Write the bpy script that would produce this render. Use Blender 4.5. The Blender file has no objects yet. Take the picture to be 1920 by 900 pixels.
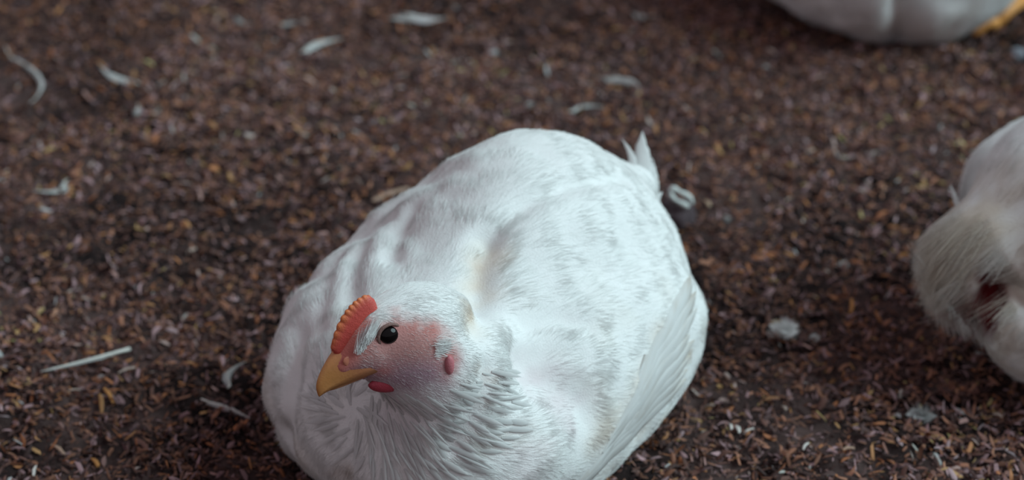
import bpy, bmesh, math, random
import numpy as np
from mathutils import Vector, Matrix, kdtree
from mathutils.bvhtree import BVHTree

random.seed(7)
rng = np.random.default_rng(7)
scene = bpy.context.scene
col = scene.collection

# ------------------------------------------------------------------ camera
CAM = np.array([0.0, -1.10, 0.64])
PITCH = math.radians(27.0)
FPX = 4158.0                                  # focal length in pixels of a 1920 wide frame
FWD = np.array([0, math.cos(PITCH), -math.sin(PITCH)])
UPV = np.array([0, math.sin(PITCH), math.cos(PITCH)])
RGT = np.array([1.0, 0, 0])
cam_data = bpy.data.cameras.new('camera')
cam = bpy.data.objects.new('camera', cam_data)
col.objects.link(cam)
cam.location = CAM
cam.rotation_euler = (math.pi / 2 - PITCH, 0, 0)
cam_data.sensor_fit = 'HORIZONTAL'
cam_data.sensor_width = 36.0
cam_data.lens = 36.0 * FPX / 1920.0
cam_data.clip_start = 0.05
cam_data.dof.use_dof = True
cam_data.dof.focus_distance = 1.03
cam_data.dof.aperture_fstop = 7.0
cam_data.dof.aperture_blades = 0
scene.camera = cam

# ------------------------------------------------------------------ world, sun, exposure
world = bpy.data.worlds.new('world')
scene.world = world
world.use_nodes = True
bg = world.node_tree.nodes['Background']
bg.inputs[0].default_value = (0.88, 0.79, 0.88, 1)
bg.inputs[1].default_value = 0.31
sun_data = bpy.data.lights.new('daylight', 'SUN')
sun_data.energy = 2.95
sun_data.angle = math.radians(42)
sun_data.color = (0.69, 0.95, 1.0)
sun = bpy.data.objects.new('daylight', sun_data)
col.objects.link(sun)
sun.rotation_euler = Vector((1.0, -0.12, 0.86)).to_track_quat('Z', 'Y').to_euler()
scene.view_settings.view_transform = 'Standard'
scene.view_settings.look = 'None'
scene.view_settings.gamma = 1.0
scene.view_settings.use_curve_mapping = False
scene.view_settings.exposure = 0.1


# ------------------------------------------------------------------ helpers
def ray(px, py):
    return FWD + RGT * ((px - 960) / FPX) + UPV * ((450 - py) / FPX)

def at_depth(px, py, d):
    return CAM + ray(px, py) * d

def at_height(px, py, z=0.0):
    r = ray(px, py)
    return CAM + r * ((z - CAM[2]) / r[2])

def norm(v):
    v = np.asarray(v, float)
    return v / np.maximum(np.linalg.norm(v, axis=-1, keepdims=True), 1e-12)

def smooth(a, b, x):
    t = np.clip((x - a) / (b - a), 0, 1)
    return t * t * (3 - 2 * t)

def mesh_np(name, verts, faces, colors=None, smooth_shade=True):
    """verts (n,3); faces: list of index arrays (m,k), one per polygon size"""
    me = bpy.data.meshes.new(name)
    verts = np.asarray(verts, np.float32)
    if not isinstance(faces, (list, tuple)) or (len(faces) and np.ndim(faces[0]) == 1):
        me.from_pydata([tuple(map(float, v)) for v in verts], [], [tuple(map(int, f)) for f in faces])
    else:
        faces = [np.asarray(f, np.int32) for f in faces if len(f)]
        loops = np.concatenate([f.ravel() for f in faces])
        sizes = np.concatenate([np.full(len(f), f.shape[1], np.int32) for f in faces])
        starts = np.concatenate([[0], np.cumsum(sizes)[:-1]]).astype(np.int32)
        me.vertices.add(len(verts)); me.vertices.foreach_set('co', verts.ravel())
        me.loops.add(len(loops)); me.loops.foreach_set('vertex_index', loops)
        me.polygons.add(len(sizes)); me.polygons.foreach_set('loop_start', starts)
        me.update(calc_edges=True)
    if colors is not None:
        a = me.color_attributes.new('col', 'FLOAT_COLOR', 'POINT')
        c = np.ones((len(verts), 4), np.float32); c[:, :3] = colors
        a.data.foreach_set('color', c.ravel())
    if smooth_shade:
        me.polygons.foreach_set('use_smooth', np.ones(len(me.polygons), bool))
    me.validate()
    return me

def link(name, data, mat=None, parent=None):
    o = bpy.data.objects.new(name, data)
    col.objects.link(o)
    if mat is not None and data is not None:
        data.materials.append(mat)
    if parent is not None:
        o.parent = parent
        o.matrix_parent_inverse = parent.matrix_world.inverted()
    return o

def empty(name, loc):
    o = bpy.data.objects.new(name, None)
    o.empty_display_size = 0.02
    o.matrix_world = Matrix.Translation(Vector(loc))
    col.objects.link(o)
    return o

def tag(o, label=None, cat=None, group=None, kind=None):
    if label: o['label'] = label
    if cat: o['category'] = cat
    if group: o['group'] = group
    if kind: o['kind'] = kind
    return o

def noise3(p, freq, seed=0):
    """cheap smooth value noise, p (n,3) -> (n,) in -1..1"""
    q = np.asarray(p) * freq + seed * 17.31
    i = np.floor(q).astype(np.int64); f = q - i
    f = f * f * (3 - 2 * f)
    out = np.zeros(len(q))
    for dx in (0, 1):
        for dy in (0, 1):
            for dz in (0, 1):
                h = (i[:, 0] + dx) * 374761393 + (i[:, 1] + dy) * 668265263 + (i[:, 2] + dz) * 2147483647 + seed * 1013
                h = (h ^ (h >> 13)) * 1274126177
                h = ((h ^ (h >> 16)) & 0xFFFFFF) / float(0xFFFFFF)
                w = (f[:, 0] if dx else 1 - f[:, 0]) * (f[:, 1] if dy else 1 - f[:, 1]) * (f[:, 2] if dz else 1 - f[:, 2])
                out += w * h
    return out * 2 - 1


# ------------------------------------------------------------------ materials
def new_mat(name):
    m = bpy.data.materials.new(name)
    m.use_nodes = True
    nt = m.node_tree
    return m, nt, nt.nodes['Principled BSDF'], nt.nodes['Material Output']

def attr_mat(name, rough=0.9, spec=0.2, noise_scale=0, noise_amt=0.0, bump=0.0, bump_scale=900, translucent=0.0, sss=0.0):
    m, nt, b, out = new_mat(name)
    a = nt.nodes.new('ShaderNodeAttribute'); a.attribute_name = 'col'
    src = a.outputs['Color']
    if noise_amt:
        tc = nt.nodes.new('ShaderNodeTexCoord')
        n = nt.nodes.new('ShaderNodeTexNoise'); n.inputs['Scale'].default_value = noise_scale
        n.inputs['Detail'].default_value = 4
        nt.links.new(tc.outputs['Object'], n.inputs['Vector'])
        r = nt.nodes.new('ShaderNodeMapRange')
        r.inputs['To Min'].default_value = 1 - noise_amt; r.inputs['To Max'].default_value = 1 + noise_amt
        nt.links.new(n.outputs[0], r.inputs['Value'])
        mx = nt.nodes.new('ShaderNodeVectorMath'); mx.operation = 'SCALE'
        nt.links.new(src, mx.inputs[0]); nt.links.new(r.outputs[0], mx.inputs['Scale'])
        src = mx.outputs[0]
    nt.links.new(src, b.inputs['Base Color'])
    b.inputs['Roughness'].default_value = rough
    b.inputs['Specular IOR Level'].default_value = spec
    if sss:
        b.inputs['Subsurface Weight'].default_value = sss
        b.inputs['Subsurface Radius'].default_value = (0.004, 0.002, 0.0015)
        b.inputs['Subsurface Scale'].default_value = 1.0
    if bump:
        tc2 = nt.nodes.new('ShaderNodeTexCoord')
        n2 = nt.nodes.new('ShaderNodeTexNoise'); n2.inputs['Scale'].default_value = bump_scale
        n2.inputs['Detail'].default_value = 5
        nt.links.new(tc2.outputs['Object'], n2.inputs['Vector'])
        bp = nt.nodes.new('ShaderNodeBump'); bp.inputs['Strength'].default_value = bump
        bp.inputs['Distance'].default_value = 0.001
        nt.links.new(n2.outputs[0], bp.inputs['Height']); nt.links.new(bp.outputs[0], b.inputs['Normal'])
    if translucent:
        t = nt.nodes.new('ShaderNodeBsdfTranslucent'); nt.links.new(src, t.inputs['Color'])
        mix = nt.nodes.new('ShaderNodeMixShader'); mix.inputs[0].default_value = translucent
        nt.links.new(b.outputs[0], mix.inputs[1]); nt.links.new(t.outputs[0], mix.inputs[2])
        nt.links.new(mix.outputs[0], out.inputs['Surface'])
    return m

def plain_mat(name, color, rough=0.6, spec=0.4, var=0.25, scale=400, bump=0.2, translucent=0.0, coat=0.0, sss=0.0):
    m, nt, b, out = new_mat(name)
    tc = nt.nodes.new('ShaderNodeTexCoord')
    n = nt.nodes.new('ShaderNodeTexNoise'); n.inputs['Scale'].default_value = scale; n.inputs['Detail'].default_value = 4
    nt.links.new(tc.outputs['Object'], n.inputs['Vector'])
    cr = nt.nodes.new('ShaderNodeValToRGB')
    c = np.array(color[:3])
    cr.color_ramp.elements[0].position = 0.3; cr.color_ramp.elements[1].position = 0.7
    cr.color_ramp.elements[0].color = (*np.clip(c * (1 - var), 0, 1), 1)
    cr.color_ramp.elements[1].color = (*np.clip(c * (1 + var), 0, 1), 1)
    nt.links.new(n.outputs[0], cr.inputs[0]); nt.links.new(cr.outputs[0], b.inputs['Base Color'])
    b.inputs['Roughness'].default_value = rough
    b.inputs['Specular IOR Level'].default_value = spec
    b.inputs['Coat Weight'].default_value = coat
    if sss:
        b.inputs['Subsurface Weight'].default_value = sss
        b.inputs['Subsurface Radius'].default_value = (0.004, 0.0015, 0.001)
        b.inputs['Subsurface Scale'].default_value = 1.0
    if bump:
        bp = nt.nodes.new('ShaderNodeBump'); bp.inputs['Strength'].default_value = bump
        bp.inputs['Distance'].default_value = 0.0006
        nt.links.new(n.outputs[0], bp.inputs['Height']); nt.links.new(bp.outputs[0], b.inputs['Normal'])
    if translucent:
        t = nt.nodes.new('ShaderNodeBsdfTranslucent'); nt.links.new(cr.outputs[0], t.inputs['Color'])
        mix = nt.nodes.new('ShaderNodeMixShader'); mix.inputs[0].default_value = translucent
        nt.links.new(b.outputs[0], mix.inputs[1]); nt.links.new(t.outputs[0], mix.inputs[2])
        nt.links.new(mix.outputs[0], out.inputs['Surface'])
    return m

M_BODY = attr_mat('feathered_skin', 0.85, 0.15, 260, 0.05, 0.35, 1100)
M_BARB = attr_mat('feather_barb', 0.8, 0.12, translucent=0.25)
M_FEATHER = attr_mat('feather_vane', 0.75, 0.2, translucent=0.3)
M_QUILL = plain_mat('feather_quill', (0.62, 0.60, 0.55), 0.4, 0.4, 0.1, 300, 0)
M_COMB = attr_mat('comb_flesh', 0.5, 0.4, 500, 0.15, 0.3, 1500, sss=0.12)
M_BEAK = attr_mat('beak_horn', 0.42, 0.45, 300, 0.15, 0.12, 900, sss=0.1)
M_SKIN = attr_mat('bare_skin', 0.6, 0.3, 900, 0.2, 0.5, 1800, sss=0.2)
M_EYE = plain_mat('eye_dark', (0.005, 0.004, 0.004), 0.05, 0.22, 0.1, 100, 0)
M_LID = plain_mat('eyelid_skin', (0.20, 0.115, 0.10), 0.6, 0.3, 0.25, 1500, 0.4)
M_SHANK = plain_mat('leg_scale', (0.62, 0.27, 0.07), 0.5, 0.4, 0.2, 500, 0.4)
M_LITTER = attr_mat('litter_flake', 0.7, 0.15)
M_SOIL = attr_mat('litter_soil', 0.85, 0.08, 420, 0.4, 1.0, 500)
M_CHIP = attr_mat('wood_sliver', 0.7, 0.25, 500, 0.2)
M_DROP = plain_mat('dried_dropping', (0.60, 0.62, 0.60), 0.8, 0.2, 0.15, 500, 0.4)


# ------------------------------------------------------------------ litter floor
def floor_height(x, y):
    p = np.stack([np.ravel(x), np.ravel(y), np.zeros(np.size(x))], 1)
    h = 0.0035 * noise3(p, 14, 1) + 0.0042 * noise3(p, 42, 2) + 0.0030 * noise3(p, 95, 3) + 0.0012 * noise3(p, 240, 4)
    return h.reshape(np.shape(x)) - 0.002

def soil_color(x, y):
    p = np.stack([np.ravel(x), np.ravel(y), np.zeros(np.size(x))], 1)
    n = noise3(p, 11, 5) * 0.6 + noise3(p, 45, 6) * 0.4
    w = smooth(-0.5, 0.5, n)[:, None]
    return (1 - w) * np.array([0.009, 0.006, 0.006]) + w * np.array([0.085, 0.054, 0.050])

def axis(lo, hi, step, far_lo, far_hi):
    a = np.arange(lo, hi + step / 2, step)
    g = 1.25
    left, right = [], []
    s, x = step, lo
    while x > far_lo:
        s *= g; x -= s; left.append(x)
    s, x = step, a[-1]
    while x < far_hi:
        s *= g; x += s; right.append(x)
    return np.concatenate([left[::-1], a, right])

xs = axis(-0.60, 0.60, 0.0032, -4, 4)
ys = axis(-0.35, 0.75, 0.0032, -4, 4)
X, Y = np.meshgrid(xs, ys)
Z = floor_height(X, Y)
nx, ny = len(xs), len(ys)
idx = np.arange(nx * ny).reshape(ny, nx)
quads = np.stack([idx[:-1, :-1], idx[:-1, 1:], idx[1:, 1:], idx[1:, :-1]], -1).reshape(-1, 4)
me = mesh_np('floor', np.stack([X, Y, Z], -1).reshape(-1, 3), [quads], soil_color(X, Y))
floor = link('floor', me, M_SOIL)
tag(floor, 'dark brown trodden litter floor of the chicken shed', kind='structure')

def flakes(n, xy, length, width, tilt, colors, lift, zoff=0.0):
    """n small husk-like slivers with a ridge, all in one mesh"""
    yaw = rng.uniform(0, 2 * np.pi, n)
    t = np.abs(rng.normal(0, tilt, n))
    a = np.stack([np.cos(yaw) * np.cos(t), np.sin(yaw) * np.cos(t), np.sin(t)], 1)
    side = np.stack([-np.sin(yaw), np.cos(yaw), np.zeros(n)], 1)
    roll = rng.normal(0, 0.5, n)[:, None]
    upv = np.cross(a, side)
    b = side * np.cos(roll) + upv * np.sin(roll)
    c = np.cross(a, b)
    z = floor_height(xy[:, 0], xy[:, 1]) + lift
    ctr = np.stack([xy[:, 0], xy[:, 1], z + np.sin(t) * length * 0.35 + zoff], 1)
    bend = rng.uniform(-0.25, 0.25, n) * length
    def pt(u, v, w):
        return ctr + a * (u * length * 0.5)[:, None] + b * (v * width * 0.5 + bend * (1 - u * u))[:, None] + c * (w * width * 0.5)[:, None]
    one = np.ones(n)
    k = rng.uniform(0.2, 0.7, n)
    hgt = rng.uniform(0.25, 0.6, n)
    P = [pt(-one, 0 * one, -0.1 * one),
         pt(-k, -one, 0 * one), pt(-k, 0 * one, hgt), pt(-k, one, 0 * one),
         pt(k, -0.9 * one, 0 * one), pt(k, 0 * one, hgt), pt(k, 0.9 * one, 0 * one),
         pt(one, 0 * one, -0.1 * one)]
    V = np.stack(P, 1).reshape(-1, 3)
    base = (np.arange(n) * 8)[:, None]
    q = np.array([[1, 4, 5, 2], [2, 5, 6, 3]])
    tr = np.array([[0, 1, 2], [0, 2, 3], [4, 7, 5], [5, 7, 6]])
    Q = (base[:, :, None] + q[None]).reshape(-1, 4)
    T = (base[:, :, None] + tr[None]).reshape(-1, 3)
    return V, [T, Q], np.repeat(colors, 8, axis=0)

PAL = np.array([[0.040, 0.024, 0.024], [0.115, 0.060, 0.050], [0.205, 0.100, 0.064], [0.390, 0.160, 0.070],
                [0.235, 0.160, 0.180], [0.380, 0.240, 0.230], [0.480, 0.220, 0.090], [0.55, 0.46, 0.46]])
PAL *= np.array([1.48, 1.32, 1.24])
PW = np.array([0.26, 0.27, 0.20, 0.075, 0.15, 0.03, 0.010, 0.003])

def litter_patch(n, x0, x1, y0, y1, size):
    xy = np.stack([rng.uniform(x0, x1, n), rng.uniform(y0, y1, n)], 1)
    under = np.zeros(n, bool)
    for (bx, by, hx, hy) in ((-0.010, -0.075, -0.5, -0.866), (0.375, 0.028, 0.93, 0.36), (0.293, 0.570, 0.16, -0.987)):
        f_ = (xy[:, 0] - bx) * hx + (xy[:, 1] - by) * hy; l_ = -(xy[:, 0] - bx) * hy + (xy[:, 1] - by) * hx
        under |= (f_ / 0.085) ** 2 + (l_ / 0.062) ** 2 < 1           # nothing loose under a sitting bird
    keep = ~under & (rng.random(n) < 0.5 + 0.5 * smooth(-0.5, 0.4, noise3(np.c_[xy, np.zeros(n)], 22, 9)))
    xy = xy[keep]; n = len(xy)
    w = rng.choice(len(PAL), n, p=PW / PW.sum())
    tint = 1 + 0.35 * rng.normal(0, 1, (n, 1)).clip(-1.5, 2)
    wet = 0.72 + 0.45 * smooth(-0.6, 0.6, noise3(np.c_[xy, np.zeros(n)], 8, 12))[:, None]
    c = (PAL[w] * tint.clip(0.4, 1.7) * wet).clip(0, 0.5)
    c = c * 0.76 + 0.24 * np.array([0.120, 0.077, 0.070]) * wet
    L = rng.gamma(5, 1 / 5, n).clip(0.3, 1.9) * size
    W = L * rng.uniform(0.13, 0.36, n)
    return flakes(n, xy, L, W, 0.42, c, rng.uniform(-0.0006, 0.0024, n))

V, F, C = litter_patch(215000, -0.52, 0.52, -0.30, 0.66, 0.0053)
me = mesh_np('wood_shavings', V, F, C, smooth_shade=False)
lit = link('wood_shavings', me, M_LITTER)
tag(lit, 'loose brown wood shavings and husks strewn over the shed floor', 'litter', kind='stuff')
V, F, C = litter_patch(26000, -1.1, 1.1, -0.75, 1.3, 0.009)
out = (np.abs(V[::8, 0]) > 0.52) | (V[::8, 1] < -0.30) | (V[::8, 1] > 0.66)
oi = np.repeat(out, 8)
remap = np.cumsum(oi) - 1
T = F[0].reshape(-1, 4, 3)[out].reshape(-1, 3); Q = F[1].reshape(-1, 2, 4)[out].reshape(-1, 4)
me = mesh_np('wood_shavings', V[oi], [remap[T], remap[Q]], C[oi], smooth_shade=False)
lit2 = link('wood_shavings', me, M_LITTER, lit)
tag(lit2, kind='stuff')


# ------------------------------------------------------------------ chickens
class Shape:
    """smooth union of ellipsoids and tapered capsules"""
    def __init__(self): self.p = []
    def ell(self, c, r, R=None, k=0.02):
        self.p.append(('e', np.array(c, float), np.array(r, float), np.eye(3) if R is None else np.array(R, float), k))
    def cone(self, a, b, ra, rb, k=0.02):
        self.p.append(('c', np.array(a, float), np.array(b, float), (ra, rb), k))
    def dist(self, P):
        D = None
        for q in self.p:
            if q[0] == 'e':
                _, c, r, R, k = q
                l = (P - c) @ R.T
                k0 = np.linalg.norm(l / r, axis=1); k1 = np.linalg.norm(l / (r * r), axis=1)
                d = np.where(k1 > 1e-6, k0 * (k0 - 1) / np.maximum(k1, 1e-6), -r.min())
            else:
                _, a, b, (ra, rb), k = q
                ab = b - a
                t = np.clip(((P - a) @ ab) / (ab @ ab), 0, 1)
                d = np.linalg.norm(P - (a + t[:, None] * ab), axis=1) - (ra + (rb - ra) * t)
            if D is None:
                D = d
            else:
                h = np.clip(0.5 + 0.5 * (D - d) / k, 0, 1)
                D = D * (1 - h) + d * h - k * h * (1 - h)
        return D
    def grad(self, P, e=4e-4):
        g = np.stack([self.dist(P + e * np.eye(3)[i]) - self.dist(P - e * np.eye(3)[i]) for i in range(3)], 1)
        return norm(g)
    def surface(self, voxel, smooth_iter=3):
        """hard union of the pieces, voxel remeshed, then pulled onto the smooth union"""
        bm = bmesh.new()
        for q in self.p:
            if q[0] == 'e':
                _, c, r, R, k = q
                m = Matrix.Translation(Vector(c)) @ Matrix(R.T.tolist()).to_4x4() @ Matrix.Diagonal((*r, 1))
                bmesh.ops.create_icosphere(bm, subdivisions=4, radius=1, matrix=m)
            else:
                _, a, b, (ra, rb), k = q
                n = 7
                for i in range(n):
                    t = i / (n - 1)
                    bmesh.ops.create_icosphere(bm, subdivisions=3, radius=ra + (rb - ra) * t, matrix=Matrix.Translation(Vector(a + (b - a) * t)))
        tmp = bpy.data.meshes.new('tmp'); bm.to_mesh(tmp); bm.free()
        ob = bpy.data.objects.new('tmp', tmp); col.objects.link(ob)
        md = ob.modifiers.new('r', 'REMESH'); md.mode = 'VOXEL'; md.voxel_size = voxel
        dg = bpy.context.evaluated_depsgraph_get()
        me = bpy.data.meshes.new_from_object(ob.evaluated_get(dg))
        bpy.data.objects.remove(ob); bpy.data.meshes.remove(tmp)
        n = len(me.vertices)
        P = np.empty(n * 3, np.float32); me.vertices.foreach_get('co', P); P = P.reshape(-1, 3).astype(float)
        for _ in range(4):
            g = self.grad(P); P -= g * self.dist(P)[:, None]
        m = len(me.loops)
        li = np.empty(m, np.int32); me.loops.foreach_get('vertex_index', li)
        ls = np.empty(len(me.polygons), np.int32); lt = ls.copy()
        me.polygons.foreach_get('loop_start', ls); me.polygons.foreach_get('loop_total', lt)
        quads = li[ls[lt == 4][:, None] + np.arange(4)]
        tris = li[ls[lt == 3][:, None] + np.arange(3)]
        ed = np.empty(len(me.edges) * 2, np.int32); me.edges.foreach_get('vertices', ed); ed = ed.reshape(-1, 2)
        bpy.data.meshes.remove(me)
        deg = np.bincount(ed.ravel(), minlength=n)[:, None]
        for _ in range(smooth_iter):
            S = np.zeros_like(P)
            np.add.at(S, ed[:, 0], P[ed[:, 1]]); np.add.at(S, ed[:, 1], P[ed[:, 0]])
            P = P * 0.4 + 0.6 * S / np.maximum(deg, 1)
            g = self.grad(P); P -= g * self.dist(P)[:, None]
        return P, quads, tris, ed

def vertex_normals(P, quads, tris):
    N = np.zeros_like(P)
    fn = np.cross(P[quads[:, 2]] - P[quads[:, 0]], P[quads[:, 3]] - P[quads[:, 1]])
    for i in range(4): np.add.at(N, quads[:, i], fn)
    if len(tris):
        fn = np.cross(P[tris[:, 1]] - P[tris[:, 0]], P[tris[:, 2]] - P[tris[:, 0]])
        for i in range(3): np.add.at(N, tris[:, i], fn)
    return norm(N)

def poisson(P, spacing, tries, r):
    order = r.permutation(len(P))[:tries]
    cell = 0.03; grid = {}; keep = []
    for i in order:
        p = P[i]; s = spacing[i]
        key = tuple(np.floor(p / cell).astype(int))
        ok = True
        for dx in (-1, 0, 1):
            for dy in (-1, 0, 1):
                for dz in (-1, 0, 1):
                    for j in grid.get((key[0] + dx, key[1] + dy, key[2] + dz), ()):
                        q = P[j]
                        if (p[0]-q[0])**2 + (p[1]-q[1])**2 + (p[2]-q[2])**2 < s * s:
                            ok = False; break
                    if not ok: break
                if not ok: break
            if not ok: break
        if ok:
            keep.append(i); grid.setdefault(key, []).append(i)
    return np.array(keep)

def hair_object(name, pts, radii, colors, mat, parent):
    """pts (n,k,3), radii (k,) or (n,k), colors (n,3): one hair curves object"""
    n, k, _ = pts.shape
    hc = bpy.data.hair_curves.new(name)
    hc.add_curves([k] * n)
    hc.attributes['position'].data.foreach_set('vector', pts.astype(np.float32).ravel())
    a = hc.attributes.get('radius') or hc.attributes.new('radius', 'FLOAT', 'POINT')
    rr = np.broadcast_to(radii, (n, k)).astype(np.float32)
    a.data.foreach_set('value', rr.ravel())
    c = hc.attributes.new('col', 'FLOAT_COLOR', 'CURVE')
    cc = np.ones((n, 4), np.float32); cc[:, :3] = colors
    c.data.foreach_set('color', cc.ravel())
    hc.update_tag()
    return link(name, hc, mat, parent)

WHITE = np.array([0.80, 0.80, 0.79])

def feather_mesh(length, width, curl=0.1, cup=0.12, split=0.0, seed=0, color=WHITE, tipcol=None, nu=14, nv=6, point=1.0, sweep=0.0):
    """a vane with a raised middle, real edges and a little thickness; root at origin, along +X, face +Z"""
    r = np.random.default_rng(seed)
    V, C = [], []
    u = np.linspace(0, 1, nu)
    prof = np.sin(np.pi * np.clip(u * 0.93 + 0.07, 0, 1) ** 0.75) ** 0.7
    prof = prof * (1 - u ** (3 / point)) ** 0.5 + 0.02
    for side in (1, -1):
        for i in range(nu):
            for j in range(nv + 1):
                v = (j / nv) * 2 - 1
                rag = 1 + split * r.normal() * (0.25 if abs(v) > 0.9 else 0.05)
                w = width * 0.5 * prof[i] * rag
                x = u[i] * length - abs(v) * width * 0.25 * (1 - u[i])
                y = v * w + sweep * length * 4 * u[i] * (1 - u[i])
                z = curl * length * u[i] ** 2 - cup * width * v * v * prof[i] + side * 0.00016
                V.append((x, y, z))
                c = np.array(color) * (0.95 + 0.08 * r.random())
                if tipcol is not None:
                    c = c * (1 - u[i] ** 3) + np.array(tipcol) * u[i] ** 3
                C.append(c)
    F = []
    o = nu * (nv + 1)
    for i in range(nu - 1):
        for j in range(nv):
            a = i * (nv + 1) + j
            F.append((a, a + nv + 1, a + nv + 2, a + 1))
            F.append((o + a, o + a + 1, o + a + nv + 2, o + a + nv + 1))
    for i in range(nu - 1):
        for j in (0, nv):
            a = i * (nv + 1) + j
            q = (a, o + a, o + a + nv + 1, a + nv + 1)
            F.append(q if j == 0 else q[::-1])
    return np.array(V), F, np.array(C)

def quill_mesh(length, r0, curl=0.1, sweep=0.0, start=-0.18, n=12, lift=0.0004):
    V, F = [], []
    for i in range(n):
        t = start + (1.0 - start) * i / (n - 1)
        tt = max(t, 0)
        c = np.array([t * length, sweep * length * 4 * tt * (1 - tt), curl * length * tt * tt + lift])
        rad = r0 * (1 - 0.85 * i / (n - 1))
        for k in range(6):
            a = k * math.pi / 3
            V.append(c + np.array([0, math.cos(a), math.sin(a)]) * rad)
    for i in range(n - 1):
        for k in range(6):
            F.append((i * 6 + k, i * 6 + (k + 1) % 6, (i + 1) * 6 + (k + 1) % 6, (i + 1) * 6 + k))
    F.append(tuple(range(5, -1, -1))); F.append(tuple((n - 1) * 6 + k for k in range(6)))
    return np.array(V), F

def lathe_blob(c, r, R=None, nu=16, nv=12, shape=None):
    V = []
    for i in range(nv + 1):
        th = math.pi * i / nv
        for j in range(nu):
            ph = 2 * math.pi * j / nu
            p = np.array([math.sin(th) * math.cos(ph), math.sin(th) * math.sin(ph), math.cos(th)])
            if shape is not None: p = shape(p)
            p = p * np.array(r)
            V.append(np.array(c) + (p if R is None else np.array(R) @ p))
    F = []
    for i in range(nv):
        for j in range(nu):
            a, b = i * nu + j, i * nu + (j + 1) % nu
            if i == 0: F.append((a, a + nu, b + nu))
            elif i == nv - 1: F.append((a, a + nu, b))
            else: F.append((a, a + nu, b + nu, b))
    return np.array(V), F


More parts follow.
